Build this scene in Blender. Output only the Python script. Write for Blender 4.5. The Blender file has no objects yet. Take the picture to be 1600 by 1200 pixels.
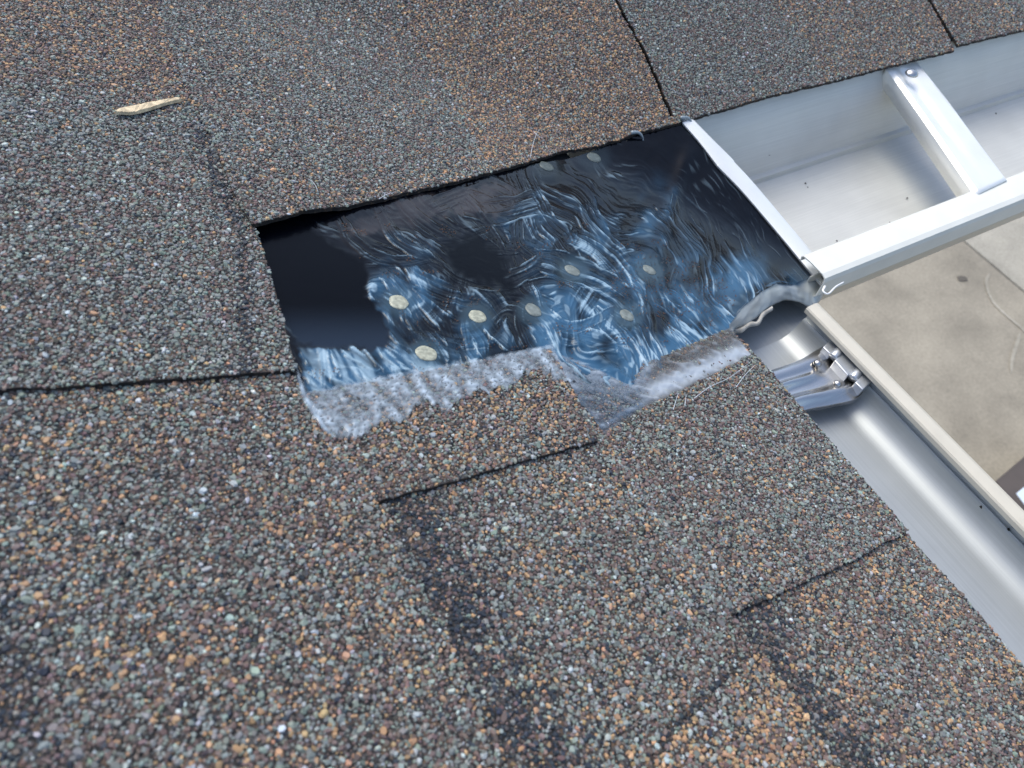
import bpy, math, random
import numpy as np
from mathutils import Matrix, Vector
from mathutils.geometry import delaunay_2d_cdt
random.seed(4); rng = np.random.default_rng(4)
SC = bpy.context.scene; COL = SC.collection

# ------------------------------------------------------------------ camera
# world frame: origin where the two eaves meet, x runs out along eave one, y up its slope, z up.
S = 0.6                                   # metres per working unit
FPX = 1155.0
RC = np.array([[0.8762, -0.4749, 0.0826], [-0.3424, -0.7338, -0.5868], [0.3393, 0.4858, -0.8055]])
uu, _, vv = np.linalg.svd(RC); RC = uu @ vv
CAMP = np.array([-0.49091567, -0.64863243, 0.58161651])
cam = bpy.data.cameras.new('camera'); camo = bpy.data.objects.new('camera', cam); COL.objects.link(camo)
m = Matrix.Identity(4)
for i in range(3):
    m[i][0] = RC[0][i]; m[i][1] = -RC[1][i]; m[i][2] = -RC[2][i]; m[i][3] = CAMP[i] * S
camo.matrix_world = m
cam.sensor_width = 36; cam.lens = 36 * FPX / 1600; cam.clip_start = 0.01; cam.clip_end = 200
cam.dof.use_dof = True; cam.dof.focus_distance = 0.74 * S; cam.dof.aperture_fstop = 15.0
SC.camera = camo
SC.render.resolution_x = 1024; SC.render.resolution_y = 768
# ------------------------------------------------------------------ light
SUN_EL = math.radians(60)
sunv = Vector((math.cos(SUN_EL) * -0.25, math.cos(SUN_EL) * 0.97, math.sin(SUN_EL))).normalized()
W = bpy.data.worlds.new('World'); SC.world = W; W.use_nodes = True
nt = W.node_tree; nt.nodes.clear()
sky = nt.nodes.new('ShaderNodeTexSky'); sky.sky_type = 'NISHITA'; sky.sun_disc = False
sky.sun_elevation = SUN_EL; sky.sun_rotation = math.atan2(sunv.x, sunv.y)
sky.air_density = 1.0; sky.dust_density = 2.5; sky.ozone_density = 0.3
bg = nt.nodes.new('ShaderNodeBackground'); bg.inputs['Strength'].default_value = 0.13
wo = nt.nodes.new('ShaderNodeOutputWorld')
nt.links.new(sky.outputs[0], bg.inputs[0]); nt.links.new(bg.outputs[0], wo.inputs[0])
sl = bpy.data.lights.new('sun', 'SUN'); sl.energy = 1.0; sl.angle = math.radians(38); sl.color = (0.99, 1, 0.90)
slo = bpy.data.objects.new('sun', sl); COL.objects.link(slo)
slo.rotation_euler = sunv.to_track_quat('Z', 'Y').to_euler(); slo.location = (0, 0, 3)
SC.view_settings.view_transform = 'Standard'; SC.view_settings.look = 'None'
SC.view_settings.exposure = 0.88; SC.view_settings.gamma = 1

# ------------------------------------------------------------------ geometry helpers
P = 0.36
def H(x, y):
    a = P * y; b = -P * x; k = 0.02
    return 0.5 * (a + b + np.sqrt((a - b) ** 2 + k * k)) - 0.5 * k * np.exp(-((x - 0) ** 2 + y ** 2) / 0.01) * 0
def ray(p):
    d = RC.T @ np.array([p[0] - 800, p[1] - 600, FPX]); return d / np.linalg.norm(d)
def on_plane(p, ax, v):
    d = ray(p); return CAMP + d * ((v - CAMP[ax]) / d[ax])
def on_roof(p, off=0.0):
    d = ray(p); t = 0.1
    while t < 6:
        X = CAMP + d * t
        if X[2] <= H(X[0], X[1]) + off: break
        t += 0.004
    lo, hi = t - 0.004, t
    for _ in range(24):
        mi = (lo + hi) / 2; X = CAMP + d * mi
        if X[2] <= H(X[0], X[1]) + off: hi = mi
        else: lo = mi
    return CAMP + d * hi
def topx(X):                                   # working-unit points (n,3) -> photo pixels
    c = (np.asarray(X) - CAMP) @ RC.T
    return 800 + FPX * c[:, 0] / c[:, 2], 600 + FPX * c[:, 1] / c[:, 2], c[:, 2]
_perm = rng.permutation(512)
_g = rng.normal(size=(512, 2)); _g /= np.linalg.norm(_g, axis=1)[:, None]
def noise(x, y):
    x = np.asarray(x, float); y = np.asarray(y, float)
    xi = np.floor(x).astype(int); yi = np.floor(y).astype(int); xf = x - xi; yf = y - yi
    def gr(ix, iy, dx, dy):
        h = _perm[(_perm[ix & 511] + iy) & 511]; return _g[h, 0] * dx + _g[h, 1] * dy
    u = xf ** 3 * (xf * (xf * 6 - 15) + 10); v = yf ** 3 * (yf * (yf * 6 - 15) + 10)
    a = gr(xi, yi, xf, yf); b = gr(xi + 1, yi, xf - 1, yf); c = gr(xi, yi + 1, xf, yf - 1); d = gr(xi + 1, yi + 1, xf - 1, yf - 1)
    return 1.5 * ((a + (b - a) * u) * (1 - v) + (c + (d - c) * u) * v)
def fbm(x, y, o=3):
    s = 0; a = 1; t = 0
    for i in range(o):
        s = s + a * noise(x * 2 ** i + 17 * i, y * 2 ** i + 5 * i); t += a; a *= 0.5
    return s / t
def sstep(a, b, x):
    t = np.clip((x - a) / (b - a), 0, 1); return t * t * (3 - 2 * t)
def inpoly(x, y, poly):
    poly = np.asarray(poly); r = np.zeros(x.shape, bool); n = len(poly); j = n - 1
    for i in range(n):
        xi, yi = poly[i]; xj, yj = poly[j]
        c = ((yi > y) != (yj > y)) & (x < (xj - xi) * (y - yi) / (yj - yi + 1e-12) + xi)
        r ^= c; j = i
    return r
def edist(x, y, poly):                         # distance to a polygon outline
    poly = np.asarray(poly); best = np.full(x.shape, 1e9)
    for i in range(len(poly)):
        a = poly[i - 1]; b = poly[i]; d = b - a; L = d @ d + 1e-15
        t = np.clip(((x - a[0]) * d[0] + (y - a[1]) * d[1]) / L, 0, 1)
        best = np.minimum(best, np.hypot(x - a[0] - t * d[0], y - a[1] - t * d[1]))
    return best

def link(name, me, mat, parent=None, smooth=False):
    o = bpy.data.objects.new(name, me); COL.objects.link(o)
    if mat is not None: me.materials.append(mat)
    if smooth: me.polygons.foreach_set('use_smooth', [True] * len(me.polygons))
    if parent is not None: o.parent = parent
    return o
def mesh(name, V, F, mat, parent=None, smooth=False, attrs=None):
    me = bpy.data.meshes.new(name); me.from_pydata((np.asarray(V) * S).tolist(), [], [tuple(int(q) for q in f) for f in F])
    me.update()
    if attrs:
        for k, v in attrs.items():
            v = np.asarray(v, dtype=np.float32)
            if v.ndim == 2:
                at = me.attributes.new(k, 'FLOAT_COLOR', 'POINT'); at.data.foreach_set('color', v.ravel())
            else:
                at = me.attributes.new(k, 'FLOAT', 'POINT'); at.data.foreach_set('value', v)
    return link(name, me, mat, parent, smooth)
def empty(name, loc, label, cat, group=None):
    o = bpy.data.objects.new(name, None); COL.objects.link(o); o.location = loc; o.empty_display_size = 0.02
    o['label'] = label; o['category'] = cat
    if group: o['group'] = group
    return o
def settle(root):                              # parts are modelled in world space: cancel the root offset
    for ch in root.children:
        ch.matrix_parent_inverse = Matrix.Translation(root.location).inverted()
def tag(o, label, cat, group=None):
    o['label'] = label; o['category'] = cat
    if group: o['group'] = group
    return o
def grid(nu, nv, fn):                          # lofted grid, fn(u,v)->xyz
    V = [fn(i / (nu - 1), j / (nv - 1)) for i in range(nu) for j in range(nv)]
    F = [(i * nv + j, (i + 1) * nv + j, (i + 1) * nv + j + 1, i * nv + j + 1) for i in range(nu - 1) for j in range(nv - 1)]
    return V, F
def strip_extrude(prof, p0, p1, axis, name, mat, parent, thick=0.0016, n=24, jit=0.0):
    """sheet-metal profile (list of (across, z)) swept along an axis from p0 to p1, given wall thickness"""
    pr = np.array(prof, float); d = np.gradient(pr, axis=0); nrm = np.stack([-d[:, 1], d[:, 0]], 1)
    nrm /= np.linalg.norm(nrm, axis=1)[:, None] + 1e-12
    loop = np.concatenate([pr, (pr - nrm * thick)[::-1]]); k = len(loop); V = []; F = []
    for i in range(n):
        t = p0 + (p1 - p0) * i / (n - 1)
        for a, z in loop:
            dz = jit * float(noise(t * 9 + 3, a * 6))
            V.append((t, a, z + dz) if axis == 0 else (a, t, z + dz))
    for i in range(n - 1):
        for j in range(k):
            j2 = (j + 1) % k
            F.append((i * k + j, i * k + j2, (i + 1) * k + j2, (i + 1) * k + j))
    F.append(tuple(range(k))[::-1]); F.append(tuple((n - 1) * k + j for j in range(k)))
    o = mesh(name, V, F, mat, parent)
    shade(o, 14); return o
def shade(o, ang=40):
    me = o.data; me.polygons.foreach_set('use_smooth', [True] * len(me.polygons))
    try: me.set_sharp_from_angle(angle=math.radians(ang))
    except Exception: pass
def spline(pts, n):                            # Catmull-Rom through points
    p = np.asarray(pts, float); p = np.vstack([2 * p[0] - p[1], p, 2 * p[-1] - p[-2]]); out = []
    m_ = len(p) - 3
    for i in range(n):
        t = i / (n - 1) * m_; k = min(int(t), m_ - 1); t -= k
        a, b, c, d = p[k:k + 4]
        out.append(0.5 * (2 * b + (c - a) * t + (2 * a - 5 * b + 4 * c - d) * t * t + (3 * b - a - 3 * c + d) * t ** 3))
    return np.array(out)
def tube(name, pts, rad, mat, parent=None, seg=6, n=20):
    C_ = spline(pts, n); V = []; F = []
    for i in range(n):
        t = C_[min(i + 1, n - 1)] - C_[max(i - 1, 0)]; t /= np.linalg.norm(t) + 1e-9
        a = np.cross(t, [0, 0, 1.0]); a /= np.linalg.norm(a) + 1e-9; b = np.cross(t, a)
        r = rad[0] + (rad[1] - rad[0]) * i / (n - 1)
        for k in range(seg):
            w = 2 * math.pi * k / seg; V.append(C_[i] + r * (a * math.cos(w) + b * math.sin(w)))
    for i in range(n - 1):
        for k in range(seg): F.append((i * seg + k, i * seg + (k + 1) % seg, (i + 1) * seg + (k + 1) % seg, (i + 1) * seg + k))
    F.append(tuple(range(seg))[::-1]); F.append(tuple((n - 1) * seg + k for k in range(seg)))
    return mesh(name, V, F, mat, parent, True)

# ------------------------------------------------------------------ materials
def newmat(name):
    M_ = bpy.data.materials.new(name); M_.use_nodes = True; t = M_.node_tree
    return M_, t, t.nodes['Principled BSDF'], t.nodes['Material Output']
def nd(t, ty, **kw):
    n = t.nodes.new(ty)
    for k, v in kw.items(): setattr(n, k, v)
    return n
def ramp(t, stops):
    r = nd(t, 'ShaderNodeValToRGB'); e = r.color_ramp.elements
    e[0].position, e[0].color = stops[0][0], (*stops[0][1], 1); e[1].position, e[1].color = stops[-1][0], (*stops[-1][1], 1)
    for p_, c_ in stops[1:-1]:
        x = e.new(p_); x.color = (*c_, 1)
    return r
def mat_granule():
    M_, t, b, o = newmat('mineral_granule')
    a = nd(t, 'ShaderNodeAttribute', attribute_name='gcol', attribute_type='INSTANCER')
    n = nd(t, 'ShaderNodeTexNoise'); n.inputs['Scale'].default_value = 2.2; n.inputs['Detail'].default_value = 3
    tc = nd(t, 'ShaderNodeTexCoord'); t.links.new(tc.outputs['Object'], n.inputs['Vector'])
    mp = nd(t, 'ShaderNodeMapRange'); mp.inputs[3].default_value = 0.72; mp.inputs[4].default_value = 1.25
    t.links.new(n.outputs[0], mp.inputs[0])
    mx = nd(t, 'ShaderNodeVectorMath', operation='SCALE'); t.links.new(a.outputs['Color'], mx.inputs[0]); t.links.new(mp.outputs[0], mx.inputs['Scale'])
    t.links.new(mx.outputs[0], b.inputs['Base Color']); b.inputs['Roughness'].default_value = 0.62
    b.inputs['Specular IOR Level'].default_value = 0.4
    return M_
def mat_asphalt():
    M_, t, b, o = newmat('asphalt_shingle')
    tc = nd(t, 'ShaderNodeTexCoord')
    v = nd(t, 'ShaderNodeTexVoronoi'); v.inputs['Scale'].default_value = 520; t.links.new(tc.outputs['Object'], v.inputs['Vector'])
    wn = nd(t, 'ShaderNodeSeparateColor'); t.links.new(v.outputs['Color'], wn.inputs[0])
    r = ramp(t, [(0, (.012, .012, .013)), (.45, (.02, .018, .018)), (.6, (.06, .06, .06)), (.8, (.05, .035, .033)), (.95, (.12, .075, .045)), (1, (.05, .05, .055))])
    t.links.new(wn.outputs[0], r.inputs[0]); t.links.new(r.outputs[0], b.inputs['Base Color'])
    bp = nd(t, 'ShaderNodeBump'); bp.inputs['Distance'].default_value = .001; bp.inputs['Strength'].default_value = .8
    inv = nd(t, 'ShaderNodeMath', operation='SUBTRACT'); inv.inputs[0].default_value = 1; t.links.new(v.outputs['Distance'], inv.inputs[1])
    t.links.new(inv.outputs[0], bp.inputs['Height']); t.links.new(bp.outputs[0], b.inputs['Normal'])
    b.inputs['Roughness'].default_value = .75
    return M_
def mat_edge():
    M_, t, b, o = newmat('asphalt_cut_edge')
    tc = nd(t, 'ShaderNodeTexCoord'); n = nd(t, 'ShaderNodeTexNoise'); n.inputs['Scale'].default_value = 420
    t.links.new(tc.outputs['Object'], n.inputs['Vector'])
    r = ramp(t, [(.35, (.008, .008, .009)), (.6, (.03, .022, .018)), (.75, (.12, .075, .04))])
    t.links.new(n.outputs[0], r.inputs[0]); t.links.new(r.outputs[0], b.inputs['Base Color']); b.inputs['Roughness'].default_value = .85
    return M_
def plain(name, col, rough=.5, metal=0, spec=.5, bump=None, var=None, coat=0):
    M_, t, b, o = newmat(name)
    b.inputs['Base Color'].default_value = (*col, 1); b.inputs['Roughness'].default_value = rough; b.inputs['Metallic'].default_value = metal
    b.inputs['Specular IOR Level'].default_value = spec; b.inputs['Coat Weight'].default_value = coat
    tc = nd(t, 'ShaderNodeTexCoord')
    if var:
        n = nd(t, 'ShaderNodeTexNoise'); n.inputs['Scale'].default_value = var[0]; n.inputs['Detail'].default_value = 5; t.links.new(tc.outputs['Object'], n.inputs['Vector'])
        r = ramp(t, [(.3, tuple(c * (1 - var[1]) for c in col)), (.7, tuple(min(1, c * (1 + var[1])) for c in col))])
        t.links.new(n.outputs[0], r.inputs[0]); t.links.new(r.outputs[0], b.inputs['Base Color'])
    if bump:
        n = nd(t, 'ShaderNodeTexNoise'); n.inputs['Scale'].default_value = bump[0]; n.inputs['Detail'].default_value = 4; t.links.new(tc.outputs['Object'], n.inputs['Vector'])
        bp = nd(t, 'ShaderNodeBump'); bp.inputs['Distance'].default_value = bump[1]; bp.inputs['Strength'].default_value = .7
        t.links.new(n.outputs[0], bp.inputs['Height']); t.links.new(bp.outputs[0], b.inputs['Normal'])
    return M_
def mat_metal(name, col, rough, along, metal=1.0, grain=.12):
    """rolled sheet: fine grain lines along one axis, faint dust"""
    M_, t, b, o = newmat(name)
    tc = nd(t, 'ShaderNodeTexCoord'); mp = nd(t, 'ShaderNodeMapping')
    mp.inputs['Scale'].default_value = (12, 900, 900) if along == 0 else (900, 12, 900)
    t.links.new(tc.outputs['Object'], mp.inputs[0])
    n = nd(t, 'ShaderNodeTexNoise'); n.inputs['Scale'].default_value = 1; n.inputs['Detail'].default_value = 3; t.links.new(mp.outputs[0], n.inputs['Vector'])
    n2 = nd(t, 'ShaderNodeTexNoise'); n2.inputs['Scale'].default_value = 28; n2.inputs['Detail'].default_value = 6; t.links.new(tc.outputs['Object'], n2.inputs['Vector'])
    r = ramp(t, [(.25, tuple(c * (1 - grain) for c in col)), (.75, col)]); t.links.new(n.outputs[0], r.inputs[0])
    r2 = ramp(t, [(.3, (.93, .93, .93)), (.65, (1, 1, 1))]); t.links.new(n2.outputs[0], r2.inputs[0])
    mx = nd(t, 'ShaderNodeMix', data_type='RGBA', blend_type='MULTIPLY'); mx.inputs[0].default_value = 1
    t.links.new(r.outputs[0], mx.inputs[6]); t.links.new(r2.outputs[0], mx.inputs[7]); t.links.new(mx.outputs[2], b.inputs['Base Color'])
    rr = nd(t, 'ShaderNodeMapRange'); rr.inputs[3].default_value = rough * .95; rr.inputs[4].default_value = rough * 1.08; t.links.new(n2.outputs[0], rr.inputs[0]); t.links.new(rr.outputs[0], b.inputs['Roughness'])
    bp = nd(t, 'ShaderNodeBump'); bp.inputs['Distance'].default_value = .00004; bp.inputs['Strength'].default_value = .6
    t.links.new(n.outputs[0], bp.inputs['Height']); t.links.new(bp.outputs[0], b.inputs['Normal'])
    b.inputs['Metallic'].default_value = metal
    return M_
def mat_sealant():
    M_, t, b, o = newmat('sealed_membrane')
    a = nd(t, 'ShaderNodeAttribute', attribute_name='scol'); g = nd(t, 'ShaderNodeAttribute', attribute_name='srough')
    t.links.new(a.outputs['Color'], b.inputs['Base Color']); t.links.new(g.outputs['Fac'], b.inputs['Roughness'])
    tc = nd(t, 'ShaderNodeTexCoord'); n = nd(t, 'ShaderNodeTexNoise'); n.inputs['Scale'].default_value = 260; n.inputs['Detail'].default_value = 3
    t.links.new(tc.outputs['Object'], n.inputs['Vector'])
    bp = nd(t, 'ShaderNodeBump'); bp.inputs['Distance'].default_value = .00012; bp.inputs['Strength'].default_value = .5
    t.links.new(n.outputs[0], bp.inputs['Height']); t.links.new(bp.outputs[0], b.inputs['Normal'])
    sv = nd(t, 'ShaderNodeAttribute', attribute_name='sspec'); t.links.new(sv.outputs['Fac'], b.inputs['Specular IOR Level'])
    return M_
def mat_film():
    M_, t, b, o = newmat('clear_sealant_film')
    a = nd(t, 'ShaderNodeAttribute', attribute_name='scol'); al = nd(t, 'ShaderNodeAttribute', attribute_name='salpha')
    t.links.new(a.outputs['Color'], b.inputs['Base Color']); t.links.new(al.outputs['Fac'], b.inputs['Alpha'])
    b.inputs['Roughness'].default_value = .11
    return M_
GRAN = mat_granule(); ASPH = mat_asphalt(); EDGE = mat_edge(); FELT = plain('roofing_felt', (.012, .012, .013), .9, bump=(300, .0005))
SEAL = mat_sealant(); FILM = mat_film()
ALU1 = mat_metal('galvanised_sheet', (.68, .68, .645), .52, 0, .35); ALU2 = mat_metal('galvanised_sheet_dull', (.49, .515, .52), .45, 1, .5)
STEEL = mat_metal('bright_steel', (.66, .64, .61), .24, 0, 1); HEM = mat_metal('bright_hem', (.93, .93, .895), .32, 1, .3, .03)
CREAM = plain('cream_gutter_paint', (.58, .54, .45), .38, var=(60, .05), bump=(200, .0001), coat=.15)
WHITEP = plain('pale_gutter_paint', (.73, .73, .67), .35, var=(50, .04), coat=.15)
BEIGE = plain('cured_sealant_edge', (.36, .34, .30), .3, var=(120, .35), bump=(180, .0006))
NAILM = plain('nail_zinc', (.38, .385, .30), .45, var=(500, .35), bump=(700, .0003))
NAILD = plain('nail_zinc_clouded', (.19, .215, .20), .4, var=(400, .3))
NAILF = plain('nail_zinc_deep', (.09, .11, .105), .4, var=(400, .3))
WOOD = plain('raw_wood', (.72, .58, .38), .7, var=(300, .35), bump=(900, .0003))

# ------------------------------------------------------------------ shingles
T = 0.0042
def frac(x, c):                                # 1 at the butt edge of a course, 0 where the next one covers it
    b0, b1 = [(0, -.24), (-.24, -.43), (-.43, -.65), (-.65, -.88)][c - 1]
    return np.clip((x - b1) / (b0 - b1), -0.3, 1.15)
low = lambda c: (lambda x, y: T * frac(x, c))
high = lambda c: (lambda x, y: T * frac(x, c) + T)
def roof_one(x, y):
    side = sstep(-.335, -.385, x)
    return T * 1.25 * (1 - side) + side * (T * frac(x, 3) + T + T * (.30 + .75 * sstep(.02, -.10, y)))
def pxp(pts, off=0.0): return [tuple(on_roof(p, off)[:2]) for p in pts]

house = empty('shingled_roof', (0, 0, 0), 'brown and grey asphalt shingled roof with an inside valley above the gutters', 'roof')
def shingle(poly, offf, layer, rag=.0011, label=None, thick=T):
    poly = np.array(poly, float); out = []
    for i in range(len(poly)):                 # ragged cut edges
        a = poly[i]; b = poly[(i + 1) % len(poly)]; L = np.linalg.norm(b - a); k = max(1, int(L / .006))
        for j in range(k):
            p_ = a + (b - a) * j / k
            if j: p_ = p_ + rng.normal(size=2) * rag * .35 + rag * .8 * np.array([noise(p_[0] * 60, p_[1] * 60), noise(p_[0] * 60 + 9, p_[1] * 60)])
            out.append(p_)
    out = np.array(out); nb = len(out); gs = .014
    xs = np.arange(out[:, 0].min(), out[:, 0].max(), gs); ys = np.arange(out[:, 1].min(), out[:, 1].max(), gs)
    gx, gy = np.meshgrid(xs, ys); gx = gx.ravel() + .003 * rng.normal(size=gx.size); gy = gy.ravel() + .003 * rng.normal(size=gy.size)
    k = inpoly(gx, gy, out) & (edist(gx, gy, out) > .005); pts = np.concatenate([out, np.stack([gx[k], gy[k]], 1)])
    vo, eo, fo, *_ = delaunay_2d_cdt([Vector(p_) for p_ in pts], [(i, (i + 1) % nb) for i in range(nb)], [], 1, 1e-7)
    xy = np.array([tuple(v) for v in vo]); n = len(xy)
    z = H(xy[:, 0], xy[:, 1]) + offf(xy[:, 0], xy[:, 1])
    V = np.concatenate([np.c_[xy, z], np.c_[xy, z - thick]])
    cnt = {}
    for f in fo:
        for i in range(3):
            e = (f[i], f[(i + 1) % 3]); cnt[e] = 1
    F = [tuple(f) for f in fo] + [tuple(i + n for i in f[::-1]) for f in fo]; nf = len(F); sides = []
    for (a, b) in cnt:
        if (b, a) not in cnt: sides.append((b, a, a + n, b + n))
    o = mesh('shingle', V, F + sides, ASPH, house)
    o.data.materials.append(EDGE); mi = [0] * len(fo) + [1] * len(fo) + [1] * len(sides); o.data.polygons.foreach_set('material_index', mi)
    if label: o['label'] = label
    return dict(o=o, poly=out, off=offf, layer=layer)

pc = []
eave2 = lambda y: .0015
S7 = [(0.001, -.592), (-.002, -.70), (0.0, -1.15), (-.27, -1.15), (-.27, -.575)] 
S7 = pxp([(1415, 832), (1500, 925), (1600, 1042), (1680, 1142)], T) + [(0.0, -1.15), (-.27, -1.15), (-.27, -.56), (-.02, -.56)]
S9 = pxp([(850, 556), (900, 562), (985, 600), (1005, 568), (1060, 545), (1140, 514), (1172, 545), (1200, 580), (1235, 640), (960, 735), (915, 700)], T)
S6 = pxp([(945, 676), (1010, 633), (1085, 600), (1150, 567), (1172, 556), (1186, 561), (1300, 694), (1418, 829), (1340, 872), (1140, 960)], 1.7 * T) + [(-.27, -.592), (-.27, -.42)]
S8 = [(-.2415, -.40), (-.2405, -.60), (-.239, -1.15), (-.46, -1.15), (-.46, -.40)]
S5 = pxp([(478, 611), (600, 590), (740, 566), (858, 546), (900, 618), (934, 689), (860, 708), (760, 735), (660, 762), (588, 779)], 1.7 * T) + [(-.46, -.43), (-.47, -.345)]
S4 = pxp([(450, 560), (459, 578), (470, 610), (496, 655), (527, 696), (548, 722), (570, 752), (592, 788)], T) + [(-.4315, -.46), (-.430, -.60), (-.430, -1.15), (-.69, -1.15), (-.69, -.28)]
S0 = pxp([(395, 352), (402, 362), (432, 462), (462, 572), (459, 578), (300, 588), (150, 596), (0, 603)], 2 * T) + [(-.69, -.306), (-.69, .55), (-.385, .55), (-.395, .1), (-.40, -.14)]
S1 = pxp([(396, 361), (560, 318), (720, 281), (880, 235), (1000, 206), (1072, 189), (1047, 182), (1008, 90), (960, 0), (925, -70), (890, -140)], 1.3 * T) + [(.06, .75), (-.70, .75), (-.62, .3)] + pxp([(238, -20), (262, 60), (285, 120), (318, 188), (345, 250), (372, 320)], 2.2 * T)
S2 = pxp([(1054, 186), (1076, 187), (1200, 150), (1300, 127), (1382, 105), (1492, 78), (1474, 42), (1449, 0), (1415, -60), (1380, -130)], 1.3 * T) + [(.72, .75), (.06 + .01, .75)] + pxp([(896, -140), (931, -70), (966, 0), (1014, 90)], 1.3 * T)
S3 = pxp([(1497, 71), (1540, 60), (1598, 47), (1700, 22), (1640, -40)], 1.3 * T)[:4] + [(1.9, .0), (1.9, .75), (.74, .75)] + pxp([(1386, -130), (1421, -60), (1455, 0), (1480, 42)], 1.3 * T)
S10 = [(-.65, -1.15), (-.652, -.5), (-.65, .0), (-.652, .5), (-1.3, .5), (-1.3, -1.15)]
pc.append(shingle(S7, low(1), 0)); pc.append(shingle(S9, low(1), 0))
pc.append(shingle(S6, high(1), 1)); pc.append(shingle(S8, low(2), 2)); pc.append(shingle(S5, high(2), 3, label='small raised shingle tab with clear sealant smeared over its upper edge'))
pc.append(shingle(S4, low(3), 4)); pc.append(shingle(S0, high(3), 5)); pc.append(shingle(S10, low(4), 6))
pc.append(shingle(S1, roof_one, 7)); pc.append(shingle(S2, roof_one, 7)); pc.append(shingle(S3, roof_one, 7))
S11 = pxp([(1189, 1018), (1150, 1052), (1106, 1096), (1052, 1152), (1004, 1225), (960, 1300)], 1.7 * T) + [(-.36, -.80), (-.2405, -.80)]
pc.append(shingle(S11, high(2), 3))
KEY = ['S7', 'S9', 'S6', 'S8', 'S5', 'S4', 'S0', 'S10', 'S1', 'S2', 'S3', 'S11']

# granules: six-sided chips with a bevelled top, one mesh per shingle
def chip_templates(k=14):
    out = []
    for _ in range(k):
        a = np.arange(6) * math.pi / 3 + rng.normal(size=6) * .26; r = 1 + rng.normal(size=6) * .2
        st = 1 + abs(rng.normal()) * .14; ring = np.stack([np.cos(a) * r * st, np.sin(a) * r / st ** .5], 1)
        hh = .26 + .30 * rng.random()
        m_ = np.c_[ring, -.12 + rng.normal(size=6) * .08]
        c = np.c_[ring * (.58 + .22 * rng.random()) + rng.normal(size=2) * .12, hh + rng.normal(size=6) * .06]
        out.append(np.concatenate([m_, c]))
    return np.array(out)
TPL = chip_templates()
CF = []
for r_ in (0,):
    for i in range(6):
        j = (i + 1) % 6; CF += [(r_ + i, r_ + j, r_ + 6 + j), (r_ + i, r_ + 6 + j, r_ + 6 + i)]
CF += [(6, 7, 8), (6, 8, 9), (6, 9, 10), (6, 10, 11), (0, 5, 4), (0, 4, 3), (0, 3, 2), (0, 2, 1)][:4]; CF = np.array(CF)
PAL = {'G': (.205, .228, .214), 'M': (.162, .118, .108), 'O': (.41, .26, .150), 'N': (.030, .040, .056), 'L': (.36, .40, .40), 'B': (.070, .066, .063)}
PK = list(PAL); PC = np.array([PAL[k] for k in PK])
BASE = {'S0': (.56, .28, .03, .04, .06, .08), 'S1': (.46, .30, .09, .04, .05, .08), 'S2': (.52, .32, .035, .04, .05, .08), 'S3': (.36, .34, .16, .04, .04, .06),
        'S4': (.42, .30, .15, .04, .05, .05), 'S5': (.34, .32, .22, .03, .05, .05), 'S6': (.46, .33, .09, .05, .05, .05), 'S7': (.38, .32, .19, .03, .04, .06),
        'S8': (.46, .27, .15, .04, .06, .05), 'S11': (.26, .24, .40, .02, .06, .03), 'S9': (.36, .38, .10, .08, .04, .08), 'S10': (.3, .3, .06, .25, .04, .05)}
def zone(key, x, y, px, py):
    w = np.tile(np.array(BASE[key], float), (len(x), 1))
    nz = fbm(x * 14, y * 14, 3); ns = fbm(x * 40 + 7, y * 40, 2)
    w[:, 2] *= .78 * np.clip(1 + 1.8 * nz + .9 * ns, .12, 3.2)
    w[:, 1] *= np.clip(1 + 1.1 * fbm(x * 11 + 30, y * 11, 2), .4, 2)
    def mixin(mask, tgt):
        nonlocal w
        mask = np.clip(mask, 0, 1)[:, None]; w = w * (1 - mask) + np.array(tgt) * mask
    if key == 'S0': mixin(sstep(150, 90, py - .12 * px + 40 * nz) * .9, (.24, .44, .26, .06, .02, .05))
    if key == 'S1':
        d = px - (616 + .575 * py) + 14 * nz; mixin(sstep(-4, 5, d) * .9, (.24, .36, .30, .04, .03, .05))
        mixin(sstep(55, 5, (360 - .2625 * (px - 400)) - py) * .3, (.3, .3, .28, .04, .04, .05))
    if key == 'S2': mixin(sstep(-10, 20, px - (1215 + .6 * py) + 30 * nz) * .7, (.30, .36, .20, .04, .03, .05))
    if key == 'S6': mixin(sstep(.035, .005, -x) * .5, (.55, .2, .05, .05, .1, .05))
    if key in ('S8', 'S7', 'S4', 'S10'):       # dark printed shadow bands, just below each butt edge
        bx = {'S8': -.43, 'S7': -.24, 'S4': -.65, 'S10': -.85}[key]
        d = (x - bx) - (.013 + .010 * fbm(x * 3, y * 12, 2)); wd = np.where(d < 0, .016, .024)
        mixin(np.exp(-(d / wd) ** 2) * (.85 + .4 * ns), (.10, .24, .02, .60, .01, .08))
    if key == 'S0': mixin(np.exp(-((px - np.interp(py, [150, 188, 250, 320, 362], [290, 312, 338, 366, 392]) + 10) / 11) ** 2) * sstep(140, 230, py) * .95, (.2, .2, .02, .48, .02, .1))  # navy granules in the step gap, painted darker in place of its shadow
    if key == 'S8': mixin(sstep(.0085, .003, edist(x, y, np.array(S11))) * .85, (.1, .15, .02, .5, .02, .2))  # raised tab edge casts no shadow here, so a dark line is painted
    return w / w.sum(1)[:, None]
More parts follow.
